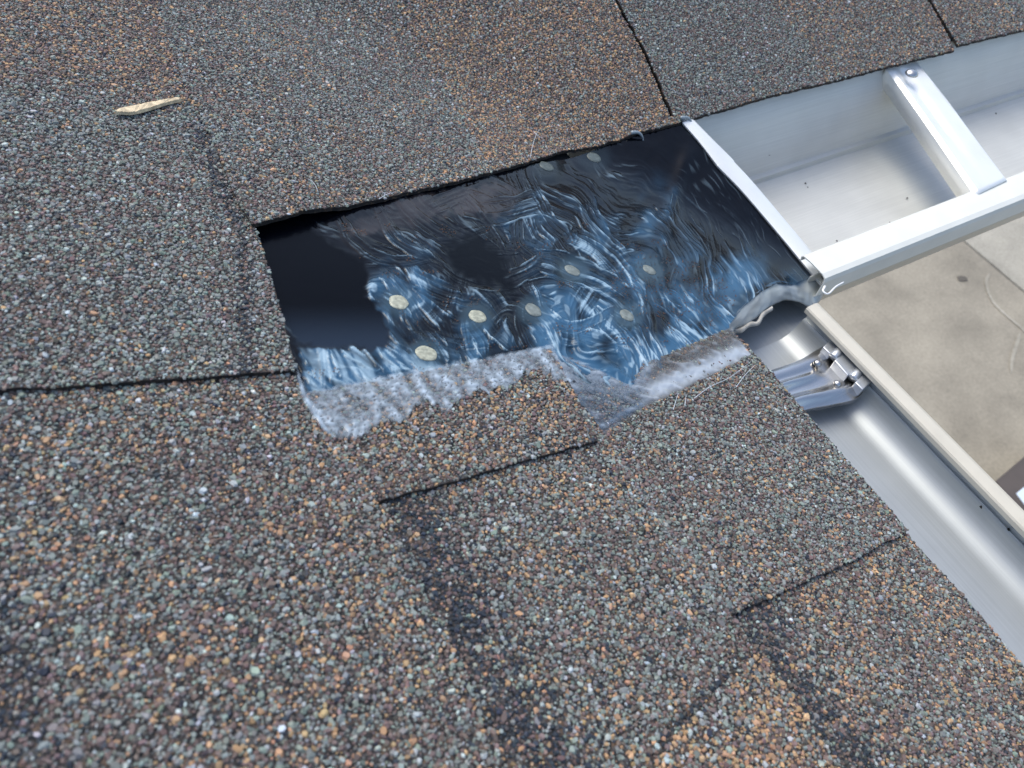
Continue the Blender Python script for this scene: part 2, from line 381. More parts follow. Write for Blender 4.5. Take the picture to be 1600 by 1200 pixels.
def chip_group():
    g = bpy.data.node_groups.new('chips', 'GeometryNodeTree')
    g.interface.new_socket('Geometry', in_out='INPUT', socket_type='NodeSocketGeometry'); g.interface.new_socket('Geometry', in_out='OUTPUT', socket_type='NodeSocketGeometry')
    N_ = g.nodes; L_ = g.links; gi = N_.new('NodeGroupInput'); go = N_.new('NodeGroupOutput'); jn = N_.new('GeometryNodeJoinGeometry')
    for k in range(10):
        cn = N_.new('GeometryNodeMeshCone'); cn.fill_type = 'NGON'; cn.inputs['Vertices'].default_value = (5, 6, 6, 7, 5, 6, 4, 7, 6, 5)[k]
        cn.inputs['Radius Top'].default_value = (.72, .6, .78, .66, .55, .8, .7, .6, .5, .8)[k]; cn.inputs['Radius Bottom'].default_value = 1.05; cn.inputs['Depth'].default_value = .62
        ns = N_.new('ShaderNodeTexNoise'); ns.noise_dimensions = '4D'; ns.inputs['W'].default_value = 3.7 * k + 1; ns.inputs['Scale'].default_value = 1.1
        sb = N_.new('ShaderNodeVectorMath'); sb.operation = 'SUBTRACT'; sb.inputs[1].default_value = (.5, .5, .5)
        sc_ = N_.new('ShaderNodeVectorMath'); sc_.operation = 'MULTIPLY'; sc_.inputs[1].default_value = (1.5, 1.5, .7)
        sp_ = N_.new('GeometryNodeSetPosition'); L_.new(cn.outputs['Mesh'], sp_.inputs['Geometry']); L_.new(ns.outputs['Color'], sb.inputs[0]); L_.new(sb.outputs[0], sc_.inputs[0]); L_.new(sc_.outputs[0], sp_.inputs['Offset'])
        tr = N_.new('GeometryNodeTransform'); tr.inputs['Translation'].default_value = (0, 0, -.18); L_.new(sp_.outputs[0], tr.inputs['Geometry'])
        sm = N_.new('GeometryNodeSetMaterial'); sm.inputs['Material'].default_value = GRAN; L_.new(tr.outputs[0], sm.inputs['Geometry'])
        gt = N_.new('GeometryNodeGeometryToInstance'); L_.new(sm.outputs[0], gt.inputs[0]); L_.new(gt.outputs[0], jn.inputs[0])
    def at(nm, ty):
        x = N_.new('GeometryNodeInputNamedAttribute'); x.data_type = ty; x.inputs['Name'].default_value = nm; return [q for q in x.outputs if q.enabled][0] if False else x
    def out(x): return next(q for q in x.outputs if q.enabled and q.name == 'Attribute')
    ip = N_.new('GeometryNodeInstanceOnPoints'); ip.inputs['Pick Instance'].default_value = True
    L_.new(gi.outputs[0], ip.inputs['Points']); L_.new(jn.outputs[0], ip.inputs['Instance'])
    L_.new(out(at('kind_index', 'INT')), ip.inputs['Instance Index'])
    sp2 = at('spin', 'FLOAT'); cx = N_.new('ShaderNodeCombineXYZ'); L_.new(out(sp2), cx.inputs[2])
    r1 = N_.new('FunctionNodeEulerToRotation'); L_.new(cx.outputs[0], r1.inputs[0])
    r2 = N_.new('FunctionNodeEulerToRotation'); L_.new(out(at('tilt', 'FLOAT_VECTOR')), r2.inputs[0])
    rr = N_.new('FunctionNodeRotateRotation'); rr.rotation_space = 'LOCAL'; L_.new(r2.outputs[0], rr.inputs[0]); L_.new(r1.outputs[0], rr.inputs[1])
    L_.new(rr.outputs[0], ip.inputs['Rotation']); L_.new(out(at('size', 'FLOAT_VECTOR')), ip.inputs['Scale']); L_.new(ip.outputs[0], go.inputs[0])
    return g
CHIPS = chip_group()
FR = (-130, 1730, -100, 1300)
total = 0
order = sorted(range(len(pc)), key=lambda i: pc[i]['layer'])
FILMP = pxp([(462, 552), (472, 600), (500, 660), (527, 694), (545, 690), (585, 684), (650, 660), (720, 650), (790, 632), (860, 640), (905, 660), (940, 672), (1010, 634), (1080, 604), (1150, 569), (1176, 558), (1140, 512), (985, 598), (900, 558), (856, 545), (640, 583)])
for i, s in enumerate(pc):
    key = KEY[i]; poly = s['poly']; g = .0036
    parts = []
    for lay, (g, r0, r1, lift) in enumerate([(.00275, .0009, .00188, 0.0), (.0028, .00048, .00095, .0003), (.0078, .0015, .0026, .0002)]):
        xs = np.arange(max(-1.2, poly[:, 0].min() - .001), min(1.6, poly[:, 0].max() + .001), g); ys = np.arange(max(-1.15, poly[:, 1].min() - .001), min(.6, poly[:, 1].max() + .001), g * .866)
        gx, gy = np.meshgrid(xs, ys); gx = gx + (np.arange(len(ys)) % 2)[:, None] * g / 2
        gx = gx.ravel() + rng.uniform(-.42, .42, gx.size) * g; gy = gy.ravel() + rng.uniform(-.42, .42, gy.size) * g
        gz = H(gx, gy) + s['off'](gx, gy); px, py, dz = topx(np.c_[gx, gy, gz])
        fin = (px > FR[0]) & (px < FR[1]) & (py > FR[2]) & (py < FR[3])
        k = inpoly(gx, gy, poly) & (dz > .08) & (fin | ((px > -420) & (px < 2000) & (py > -380) & (py < 1560) & (rng.random(gx.size) < .4) & (lay != 1)))
        for j, s2 in enumerate(pc):
            if s2['layer'] > s['layer']: k &= ~(inpoly(gx, gy, s2['poly']) & (edist(gx, gy, s2['poly']) > .006))
        gx, gy, gz, px, py, fin = gx[k], gy[k], gz[k], px[k], py[k], fin[k]
        if key in ('S1', 'S2', 'S3', 'S0'):    # chips lost beside the cut edges
            pass
        r = (r0 + (r1 - r0) * rng.random(len(gx)) ** 1.3) * np.where(fin, 1, 1.5)
        parts.append((gx, gy, gz + lift, r, px, py))
    gx, gy, gz, r, px, py = [np.concatenate([p_[q] for p_ in parts]) for q in range(6)]
    n = len(gx)
    if n == 0: continue
    e = 1e-4; nx = -(H(gx + e, gy) - H(gx - e, gy)) / (2 * e); ny = -(H(gx, gy + e) - H(gx, gy - e)) / (2 * e)
    N = np.c_[nx, ny, np.ones(n)] + np.c_[rng.normal(size=(n, 2)) * .20, np.zeros(n)]; N /= np.linalg.norm(N, axis=1)[:, None]
    th = rng.uniform(0, 2 * math.pi, n)
    rot = np.c_[np.arctan2(-N[:, 1], N[:, 2]), np.arcsin(np.clip(N[:, 0], -1, 1)), th * 0]   # tilt; spin is its own attribute
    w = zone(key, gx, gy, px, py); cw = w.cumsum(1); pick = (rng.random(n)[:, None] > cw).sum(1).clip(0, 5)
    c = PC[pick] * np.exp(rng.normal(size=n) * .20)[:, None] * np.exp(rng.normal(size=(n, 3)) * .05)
    st = np.exp(rng.normal(size=n) * .16)
    sc = np.c_[r * st, r / st, r * rng.uniform(.75, 1.5, n)] * S
    me = bpy.data.meshes.new('granules'); me.vertices.add(n)
    me.vertices.foreach_set('co', (np.c_[gx, gy, gz + rng.random(n) * .0004].ravel() * S)); me.update()
    for nm, ty, fld, val_ in (('gcol', 'FLOAT_COLOR', 'color', np.c_[c, np.ones(n)]), ('tilt', 'FLOAT_VECTOR', 'vector', rot), ('spin', 'FLOAT', 'value', th), ('size', 'FLOAT_VECTOR', 'vector', sc)):
        me.attributes.new(nm, ty, 'POINT').data.foreach_set(fld, val_.astype(np.float32).ravel())
    me.attributes.new('kind_index', 'INT', 'POINT').data.foreach_set('value', rng.integers(0, 10, n).astype(np.int32))
    o = link('granules', me, None, s['o']); o['kind'] = 'stuff'; total += n
    md = o.modifiers.new('chips', 'NODES'); md.node_group = CHIPS
print('granule tris', total)
# decking under the shingles, fascias and soffit edge
def heightgrid(name, poly, off, mat, parent, gs=.03, thick=.02):
    poly = np.array(poly); xs = np.arange(poly[:, 0].min(), poly[:, 0].max(), gs); ys = np.arange(poly[:, 1].min(), poly[:, 1].max(), gs)
    gx, gy = np.meshgrid(xs, ys); gx = gx.ravel(); gy = gy.ravel(); k = inpoly(gx, gy, poly) & (edist(gx, gy, poly) > gs * .4)
    bd = []
    for i in range(len(poly)):
        a = poly[i]; b = poly[(i + 1) % len(poly)]; kk = max(1, int(np.linalg.norm(b - a) / gs))
        bd += [a + (b - a) * j / kk for j in range(kk)]
    nb = len(bd); pts = np.concatenate([bd, np.c_[gx[k], gy[k]]])
    vo, eo, fo, *_ = delaunay_2d_cdt([Vector(p_) for p_ in pts], [(i, (i + 1) % nb) for i in range(nb)], [], 1, 1e-7)
    xy = np.array([tuple(v) for v in vo]); n = len(xy); z = H(xy[:, 0], xy[:, 1]) + off
    V = np.concatenate([np.c_[xy, z], np.c_[xy, z - thick]]); es = {(f[i], f[(i + 1) % 3]) for f in fo for i in range(3)}
    F = [tuple(f) for f in fo] + [tuple(i + n for i in f[::-1]) for f in fo] + [(b, a, a + n, b + n) for a, b in es if (b, a) not in es]
    return mesh(name, V, F, mat, parent)
heightgrid('roof_deck', [(-.012, .012), (1.9, .012), (1.9, .74), (-1.29, .74), (-1.29, -1.14), (-.012, -1.14)], -T * 1.6, FELT, house)
def box(name, a, b, mat, parent=None, bev=0.0):
    x0, y0, z0 = a; x1, y1, z1 = b
    V = [(x0, y0, z0), (x1, y0, z0), (x1, y1, z0), (x0, y1, z0), (x0, y0, z1), (x1, y0, z1), (x1, y1, z1), (x0, y1, z1)]
    F = [(0, 3, 2, 1), (4, 5, 6, 7), (0, 1, 5, 4), (1, 2, 6, 5), (2, 3, 7, 6), (3, 0, 4, 7)]
    o = mesh(name, V, F, mat, parent)
    if bev:
        md = o.modifiers.new('bevel', 'BEVEL'); md.width = bev * S; md.segments = 2
    return o
FASC = plain('fascia_paint', (.55, .53, .48), .5, var=(20, .08))
box('fascia_board', (.012, .016, -.30), (1.9, .035, -.012), FASC, house)
box('fascia_board', (-.035, -1.14, -.30), (-.016, -.012, -.012), FASC, house)
WALL = plain('wall_render', (.42, .38, .33), .9, var=(6, .15), bump=(80, .002))
wl = box('house_wall', (-1.2, .6, -4.5), (1.9, .7, -.02), WALL); tag(wl, 'plain rendered house wall standing under the far roof slope', 'wall')
wl2 = box('house_wall', (-.7, -1.14, -4.5), (-.6, .598, -.02), WALL); tag(wl2, 'plain rendered house wall standing under the near roof slope', 'wall')

# ------------------------------------------------------------------ valley membrane with smeared sealant
val = empty('valley_flashing', (0, 0, 0), 'glossy black valley membrane smeared with clear blue-looking sealant, nail heads showing', 'roof flashing')
MP = np.array(pxp([(372, 335), (392, 322), (1055, 160)], 0) + pxp([(1079, 187), (1120, 232), (1180, 300), (1235, 367), (1290, 440), (1263, 437), (1237, 446), (1214, 443), (1190, 457), (1160, 482), (1139, 511), (1150, 545), (1060, 590), (985, 640), (880, 600), (856, 570), (640, 606), (485, 640), (446, 590), (415, 470)], 0))
gs = .0009
xs = np.arange(MP[:, 0].min(), MP[:, 0].max(), gs); ys = np.arange(MP[:, 1].min(), MP[:, 1].max(), gs)
gx, gy = np.meshgrid(xs, ys); nyy, nxx = gx.shape
fx, fy = gx.ravel(), gy.ravel(); base = H(fx, fy)
px, py, _ = topx(np.c_[fx, fy, base])
def blob(cx, cy, rx, ry, ang=0, soft=.5):
    a = math.radians(ang); dx = px - cx; dy = py - cy; u = (dx * math.cos(a) + dy * math.sin(a)) / rx; v = (-dx * math.sin(a) + dy * math.cos(a)) / ry
    return sstep(1 + soft, 1 - soft, np.hypot(u, v))
NAILS = [(622, 475), (745, 497), (665, 555), (893, 425), (1013, 424), (832, 487), (978, 495), (853, 262), (927, 248)]
# liquify: swirl the flow coordinates the way a finger or brush dragged the sealant
wx, wy = px.copy(), py.copy()
TW = [(815, 355, 48, 1.6), (640, 470, 60, -1.3), (770, 500, 60, 1.5), (700, 440, 40, -1.2), (850, 470, 50, 1.4), (905, 395, 50, -1.3), (965, 455, 60, 1.0), (1050, 440, 60, -.8), (735, 550, 40, -1.0), (910, 510, 40, -1.2), (950, 540, 50, .9)]
for cx, cy, r_, a_ in TW:
    dx, dy = wx - cx, wy - cy; d = np.hypot(dx, dy) / r_; a = a_ * np.exp(-d * d)
    wx, wy = cx + dx * np.cos(a) - dy * np.sin(a), cy + dx * np.sin(a) + dy * np.cos(a)
wx = wx + 16 * fbm(px / 70, py / 70, 2); wy = wy + 16 * fbm(px / 70 + 40, py / 70, 2)
right = sstep(960, 1100, px + .1 * (py - 300))
ang = np.radians(32) * (1 - right) + np.radians(56) * right
ox, oy = wx - 1035, wy - 330; fa = ox * np.cos(ang) + oy * np.sin(ang); fc = -ox * np.sin(ang) + oy * np.cos(ang)
st1 = noise(fa / 62, fc / 11.0 + .5 * noise(fa / 40, fc / 30)); st2 = noise(fa / 26 + 20, fc / 4.2); st3 = noise(fa / 90 + 9, fc / 24); st4 = noise(fa / 14, fc / 2.6 + 9)
patch = sstep(-.35, .35, noise(fa / 55 + 77, fc / 26 + 3))
ridge = 1 - np.abs(st1) * 2.2
ridges = np.clip((1 - .85 * right) * (.60 * ridge + .38 * st2 + .16 * st4) * (.25 + .75 * patch) + .45 * st3, -1, 1.3)
bm = np.zeros(px.shape); bst = np.zeros(px.shape); ball = np.zeros(px.shape); bh = np.zeros(px.shape)
srs = np.random.default_rng(11)
def stroke(cx, cy, an, L, w, kk, seed, mk):
    global bm, bst, ball, bh
    a = math.radians(an); near = np.abs(px - cx) + np.abs(py - cy) < 1.6 * (L + w) + abs(kk) * L * L
    dx, dy = px[near] - cx + 3 * noise(px[near] / 25, py[near] / 25 + seed), py[near] - cy; u = dx * math.cos(a) + dy * math.sin(a); v = -dx * math.sin(a) + dy * math.cos(a) - kk * u * u
    wv = w * (1 + .25 * noise(u / 30, seed + .5)); edge = sstep(1.04, .86, np.abs(v) / wv) * sstep(L, L * .72, np.abs(u) + 6 * noise(v / 3, seed))
    br = .42 * noise(v / 2.8 + seed * 7, u / 90 + seed) + .62 * noise(v / 7.5 + seed * 3, u / 110 + 3)
    rim = np.exp(-((np.abs(v) / wv - .93) / .09) ** 2) * sstep(-.2, .4, noise(u / 22, seed + 9))
    k = edge * (.55 + .45 * sstep(-.4, .1, br))
    bm[near] = np.maximum(bm[near], k); ball[near] = ball[near] * (1 - k) + mk * k
    bst[near] = bst[near] * (1 - k) + (br + .8 * rim) * k; bh[near] = bh[near] * (1 - k) + (br * .5 + rim * .9 + .3 * (1 - (v / wv) ** 2)) * k
for i_ in range(64):
    cx = srs.uniform(560, 1180); cy = srs.uniform(300, 580)
    an = 38 + srs.normal() * 24 if cx < 980 else 52 + srs.normal() * 12
    if cy < 330 and cx < 800: an = -14 + srs.normal() * 10
    stroke(cx, cy, an, srs.uniform(36, 100), srs.uniform(10, 25), srs.normal() * .004, i_ * 1.37, srs.uniform(-.08, .34))
for i_, cx in enumerate(range(480, 860, 21)):
    stroke(cx + srs.normal() * 5, 600 - (cx - 480) * .165 - 24, 66 + srs.normal() * 14, srs.uniform(24, 40), srs.uniform(8, 13), srs.normal() * .004, 200 + i_ * 1.7, srs.uniform(.02, .3))
ridges = ridges * (1 - .8 * bm) + (.32 + .95 * bst) * .8 * bm
# clean black areas where no sealant was spread
def polymask(pts, soft, wob=0):
    pts = np.array(pts, float); qx = px + wob * noise(px / 13, py / 13); qy = py + wob * noise(px / 13 + 50, py / 13)
    ins = inpoly(qx, qy, pts); d = edist(qx, qy, pts); return sstep(-soft, soft, np.where(ins, d, -d))
clean1 = polymask([(380, 330), (480, 352), (520, 378), (562, 405), (580, 432), (572, 462), (596, 490), (606, 520), (610, 543), (585, 549), (560, 543), (520, 546), (492, 540), (462, 536), (420, 450)], 7, 6)
clean2 = polymask([(690, 385), (750, 362), (790, 400), (800, 440), (806, 470), (775, 452), (735, 445), (705, 430)], 14, 10)
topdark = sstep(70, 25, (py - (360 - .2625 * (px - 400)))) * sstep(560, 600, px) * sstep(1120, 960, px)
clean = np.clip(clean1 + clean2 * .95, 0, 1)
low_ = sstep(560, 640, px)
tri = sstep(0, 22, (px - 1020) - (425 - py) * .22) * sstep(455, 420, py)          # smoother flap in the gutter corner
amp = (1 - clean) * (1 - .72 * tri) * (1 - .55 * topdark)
milk = .10 + 0 * px
for b_, s_ in [(blob(1060, 480, 150, 60, -10, .9), .42), (blob(880, 480, 70, 60, 30, .8), .50), (blob(610, 480, 45, 60, 50, .8), .42), (blob(540, 580, 80, 40, -10, .6), .48), (blob(700, 560, 120, 40, -10, .8), .28),
               (blob(1090, 540, 60, 40, -20, .8), .4), (blob(960, 560, 90, 45, 20, .9), .40), (blob(1020, 380, 60, 70, 40, .9), .22), (blob(830, 350, 50, 60, 30, .8), .22), (blob(690, 480, 90, 35, 30, .8), .30),
               (blob(1180, 420, 100, 35, 20, .9), .25), (blob(620, 420, 40, 60, 30, .8), .16), (blob(1130, 470, 70, 40, 0, .9), .22), (blob(1110, 370, 130, 80, 40, .9), .22), (blob(960, 350, 110, 70, 20, .9), .14)]: milk = milk + b_ * s_
milk = milk + ball * .75 * (1 - .6 * right)
milk *= (1 - .55 * tri * (1 - sstep(380, 450, py))) * (1 - .8 * topdark)
cloud = fbm(px / 60 + 5, py / 60, 3)
streak = sstep(.15, .95, ridges)
milk = np.clip((milk - .07) * (.62 + 1.0 * cloud + .75 * streak + .35 * fbm(fa / 60 + 4, fc / 22, 2)), 0, 1) * (1 - clean)
fine = sstep(.42, .85, ridges + .22 * noise(fa / 16, fc / 2.4)) * amp
thin = sstep(.72, .95, 1 - np.abs(noise(fa / 160 + 3, fc / 13)) * 3.2) * tri * .6 * sstep(-.2, .5, noise(px / 30, py / 30))
def near_line(pts, wd):
    best = np.full(px.shape, 1e9); pts = np.array(pts, float)
    for a_, b_ in zip(pts[:-1], pts[1:]):
        d_ = b_ - a_; t_ = np.clip(((px - a_[0]) * d_[0] + (py - a_[1]) * d_[1]) / (d_ @ d_), 0, 1); best = np.minimum(best, np.hypot(px - a_[0] - t_ * d_[0], py - a_[1] - t_ * d_[1]))
    return np.exp(-(best / wd) ** 2)
milk = np.clip(milk + near_line([(856, 546), (905, 565), (985, 602), (1008, 566), (1060, 545), (1140, 512)], 16) * (.45 + .5 * bst + .3 * cloud), 0, 1)
pane = polymask([(466, 542), (540, 552), (625, 548), (700, 575), (780, 562), (860, 545), (740, 575), (640, 596), (480, 616)], 6, 8)
milk = np.clip(milk + pane * (.34 + .5 * noise(fc / 14, fa / 70)), 0, 1)
fine = np.clip(fine + pane * sstep(-.15, .35, noise(px / 13 - py / 26, py / 60)) * .55 + .55 * sstep(.18, .5, noise(fa / 24 + 31, fc / 7.5)) * sstep(.2, .6, milk) * amp, 0, 1)
black = np.array([.0018, .0024, .0045]); blue = np.array([.042, .115, .205]); pale = np.array([.36, .50, .60])
m1 = sstep(.06, .78, milk)[:, None]; m2 = (np.clip(fine * (.14 + 1.35 * milk) + .30 * thin, 0, 1))[:, None] * .8
scol = black * (1 - m1) + blue * m1; scol = scol * (1 - m2) + pale * m2
# brownish film along the top edge
brn = polymask([(540, 358), (600, 325), (700, 298), (800, 285), (815, 300), (790, 335), (690, 335), (640, 355), (600, 362), (560, 372)], 8, 9) * (.4 + .6 * sstep(-.3, .4, cloud))
scol = scol * (1 - .8 * brn[:, None]) + np.array([.048, .042, .044]) * .8 * brn[:, None]
sky_sheen = clean1 * sstep(470, 545, py)  # sky reflection painted into the bare sheet's colour, lighter towards the bottom
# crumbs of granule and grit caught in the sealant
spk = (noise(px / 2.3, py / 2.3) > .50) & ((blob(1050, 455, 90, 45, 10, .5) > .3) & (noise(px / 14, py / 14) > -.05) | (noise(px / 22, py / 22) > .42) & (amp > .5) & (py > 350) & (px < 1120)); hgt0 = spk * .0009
scol = scol + (np.array([.018, .028, .045]) * sky_sheen[:, None]); scol[spk] = (.10, .05, .025)
hgt = amp * (.0006 + .0015 * np.clip(milk * 1.6, 0, 1)) * (ridges + .6 * st3) + .0012 * cloud * (1 - clean) + clean * .0003 * fbm(px / 160, py / 160, 2)
hgt += thin * .0005 + bh * amp * .0011
# fold where the sheet turns down into the gutter corner
ln = np.abs((px - 1012) - (425 - py) * .34); hgt += .0030 * np.exp(-(ln / 13) ** 2) * sstep(215, 260, py) * sstep(470, 410, py)
hgt += .004 * blob(960, 500, 60, 60, 0, 1) + .004 * blob(880, 430, 50, 60, 0, 1)
# V-shaped pleat at the lower edge
ln = np.abs((py - 545) - (px - 910) * .72); hgt += .003 * np.exp(-(ln / 8) ** 2) * sstep(860, 900, px) * sstep(1010, 980, px)
for cx, cy in NAILS:
    k_ = sstep(2.0, .9, np.hypot((px - cx) / 17, (py - cy) / 15)); hgt = hgt * (1 - k_) + .0013 * k_; scol = scol * (1 - .5 * k_[:, None]) + np.array([.05, .09, .12]) * (.5 if cy > 300 else .12) * k_[:, None]
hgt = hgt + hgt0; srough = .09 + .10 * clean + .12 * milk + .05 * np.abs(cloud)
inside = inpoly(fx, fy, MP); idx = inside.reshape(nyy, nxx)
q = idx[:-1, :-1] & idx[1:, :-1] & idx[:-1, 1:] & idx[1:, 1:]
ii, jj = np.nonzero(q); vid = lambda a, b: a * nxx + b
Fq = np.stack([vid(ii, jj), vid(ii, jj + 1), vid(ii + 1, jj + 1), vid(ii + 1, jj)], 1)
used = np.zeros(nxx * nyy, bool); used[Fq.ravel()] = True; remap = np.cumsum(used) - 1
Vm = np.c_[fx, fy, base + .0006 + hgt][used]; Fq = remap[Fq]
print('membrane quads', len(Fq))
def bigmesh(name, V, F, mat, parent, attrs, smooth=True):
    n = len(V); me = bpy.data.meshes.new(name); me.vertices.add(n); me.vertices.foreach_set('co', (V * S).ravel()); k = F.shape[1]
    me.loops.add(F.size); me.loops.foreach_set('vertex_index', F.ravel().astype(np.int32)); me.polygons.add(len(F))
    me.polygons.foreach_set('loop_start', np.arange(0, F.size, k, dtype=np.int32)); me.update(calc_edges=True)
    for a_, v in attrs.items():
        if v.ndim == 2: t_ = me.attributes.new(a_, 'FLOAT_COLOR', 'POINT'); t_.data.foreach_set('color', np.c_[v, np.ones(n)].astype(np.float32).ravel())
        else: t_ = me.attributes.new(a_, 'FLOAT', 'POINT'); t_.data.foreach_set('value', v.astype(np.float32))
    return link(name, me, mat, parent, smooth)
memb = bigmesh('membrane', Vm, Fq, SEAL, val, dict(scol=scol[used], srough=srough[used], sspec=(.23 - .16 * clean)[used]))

# nail heads
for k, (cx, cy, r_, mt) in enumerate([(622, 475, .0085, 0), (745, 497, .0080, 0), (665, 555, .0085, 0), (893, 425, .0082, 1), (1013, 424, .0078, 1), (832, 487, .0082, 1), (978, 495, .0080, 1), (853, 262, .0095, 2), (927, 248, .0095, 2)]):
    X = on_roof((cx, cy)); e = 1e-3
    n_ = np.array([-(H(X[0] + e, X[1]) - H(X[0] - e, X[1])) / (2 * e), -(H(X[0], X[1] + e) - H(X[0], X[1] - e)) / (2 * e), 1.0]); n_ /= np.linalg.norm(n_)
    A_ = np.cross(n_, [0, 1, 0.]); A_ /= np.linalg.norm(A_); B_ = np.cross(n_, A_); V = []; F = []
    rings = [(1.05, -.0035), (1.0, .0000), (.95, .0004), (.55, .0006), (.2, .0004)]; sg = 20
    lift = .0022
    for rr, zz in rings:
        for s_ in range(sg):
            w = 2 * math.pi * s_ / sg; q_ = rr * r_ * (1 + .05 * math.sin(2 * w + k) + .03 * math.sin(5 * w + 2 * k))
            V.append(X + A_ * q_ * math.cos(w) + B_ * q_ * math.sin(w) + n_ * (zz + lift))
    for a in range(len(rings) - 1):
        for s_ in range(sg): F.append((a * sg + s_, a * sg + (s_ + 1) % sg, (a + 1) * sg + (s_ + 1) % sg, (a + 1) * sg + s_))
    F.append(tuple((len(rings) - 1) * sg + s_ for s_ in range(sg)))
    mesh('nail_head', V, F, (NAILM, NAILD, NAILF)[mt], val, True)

# rolled lower lip of the membrane over the gutter corner
Aup = spline([(1130, 508), (1158, 480), (1188, 452), (1214, 439), (1240, 442), (1264, 434), (1290, 437)], 60)
Bdn = spline([(1143, 517), (1163, 508), (1194, 486), (1226, 470), (1249, 473), (1270, 480), (1290, 458)], 60)
V = []; F = []; nv = 12
for i in range(60):
    a = on_roof(Aup[i], .001); b = on_plane(Bdn[i], 2, a[2] - .020)
    for j in range(nv):
        t = j / (nv - 1); pz = a + (b - a) * t; pz = pz + np.array([.2, -1, .9]) * (.0020 * math.sin(math.pi * t) + .0022 * t * float(noise(i * .17, t * 1.5)) + .0009 * float(noise(i * .4, t * 5)))
        V.append(pz)
    for j in range(4):                         # roll back underneath
        w = (j + 1) / 4; V.append(b + np.array([-.003 * w, .010 * w, .001 * w]))
nv2 = nv + 4
for i in range(59):
    for j in range(nv2 - 1): F.append((i * nv2 + j, (i + 1) * nv2 + j, (i + 1) * nv2 + j + 1, i * nv2 + j + 1))
tt = np.tile(np.r_[np.linspace(0, 1, nv), np.ones(4)], 60); nn = noise(np.repeat(np.arange(60), nv2) * .13, tt * 2)
mlt = sstep(.02, .25, tt + .12 * nn)[:, None]
cc = np.array([.03, .08, .14]) * (1 - mlt) + (np.array([.40, .43, .43]) * (1 + .35 * nn[:, None])) * mlt
mesh('membrane_lip', V, F, SEAL, val, True, dict(scol=np.c_[cc, np.ones(len(cc))], srough=.2 + 0 * tt, sspec=.5 + 0 * tt))
# ragged dried beads hanging below it
Bb = spline([(1145, 517), (1158, 516), (1172, 507), (1184, 505), (1192, 492), (1206, 482)], 40); V = []; F = []
for i in range(40):
    a = on_plane(Bb[i], 2, -.026); j_ = .0032 + .0012 * float(noise(i * .16, 2.2))
    for k in range(6):
        w = 2 * math.pi * k / 6; V.append(a + np.array([.3 * math.cos(w), .9 * math.cos(w), math.sin(w)]) * j_)
for i in range(39):
    for k in range(6): F.append((i * 6 + k, i * 6 + (k + 1) % 6, (i + 1) * 6 + (k + 1) % 6, (i + 1) * 6 + k))
mesh('sealant_bead', V, F, BEIGE, val, True)

# translucent sealant film over the granules below the patch
def film(poly_px, offz, seed, zonef, gs=.0011, lump=.0009):
    poly = np.array(pxp(poly_px, T)); xs = np.arange(poly[:, 0].min(), poly[:, 0].max(), gs); ys = np.arange(poly[:, 1].min(), poly[:, 1].max(), gs)
    gx, gy = np.meshgrid(xs, ys); ny_, nx_ = gx.shape; fx, fy = gx.ravel(), gy.ravel(); z = H(fx, fy) + offz(fx, fy)
    qx, qy, _ = topx(np.c_[fx, fy, z]); ins = inpoly(fx, fy, poly); ed = edist(fx, fy, poly)
    al, col, hh = zonef(qx, qy, ed)
    al = al * sstep(0, .004, ed); idx = (ins & (al > .015)).reshape(ny_, nx_)
    q = idx[:-1, :-1] & idx[1:, :-1] & idx[:-1, 1:] & idx[1:, 1:]; ii, jj = np.nonzero(q)
    F = np.stack([ii * nx_ + jj, ii * nx_ + jj + 1, (ii + 1) * nx_ + jj + 1, (ii + 1) * nx_ + jj], 1); us = np.zeros(nx_ * ny_, bool); us[F.ravel()] = True; rm = np.cumsum(us) - 1
    return bigmesh('sealant_film', np.c_[fx, fy, z + hh][us], rm[F], FILM, val, dict(scol=col[us], salpha=al[us]))
filmcol = np.array([.37, .44, .51])
def zoneA(qx, qy, ed):
    yt = np.interp(qx, [470, 600, 740, 860, 940], [612, 590, 566, 546, 640]); d = qy - yt
    reach = np.interp(qx, [470, 540, 600, 700, 800, 870, 900], [95, 85, 75, 70, 45, 30, 20]) + 18 * noise(qx / 34, qy / 60) + 9 * noise(qx / 8, qy / 24)
    a = sstep(1.03, .88, d / np.maximum(reach, 8)); fa_ = qx * .55 + qy * .83; fc_ = -qx * .83 + qy * .55
    s1 = noise(fa_ / 45, fc_ / 13); s2 = noise(qx / 9, qy / 6); pit = 1 - np.abs(noise(qx / 13 + .8 * noise(qx / 7, qy / 7), qy / 4.5)) * 5; st = 1 - np.abs(noise(fa_ / 60 + 4, fc_ / 12)) * 7
    crk = sstep(.35, .9, pit) * sstep(-.15, .35, s2 + s1) * .9
    a = a * np.clip(.52 + .34 * s1 + .26 * s2 + .35 * crk, .10, .9)
    col = filmcol * np.clip(.95 + .5 * s1 + .25 * s2, .45, 1.4)[:, None]; col = col * (1 - crk[:, None]) + np.array([.035, .035, .04]) * crk[:, None]
    return a, col, .0020 + .0010 * s1 + .0006 * s2 - .0010 * crk
film([(466, 600), (478, 611), (600, 588), (740, 564), (862, 543), (900, 612), (934, 680), (880, 690), (760, 705), (600, 720), (530, 700), (490, 655)], lambda x, y: T * frac(x, 2) + T, 1, zoneA)
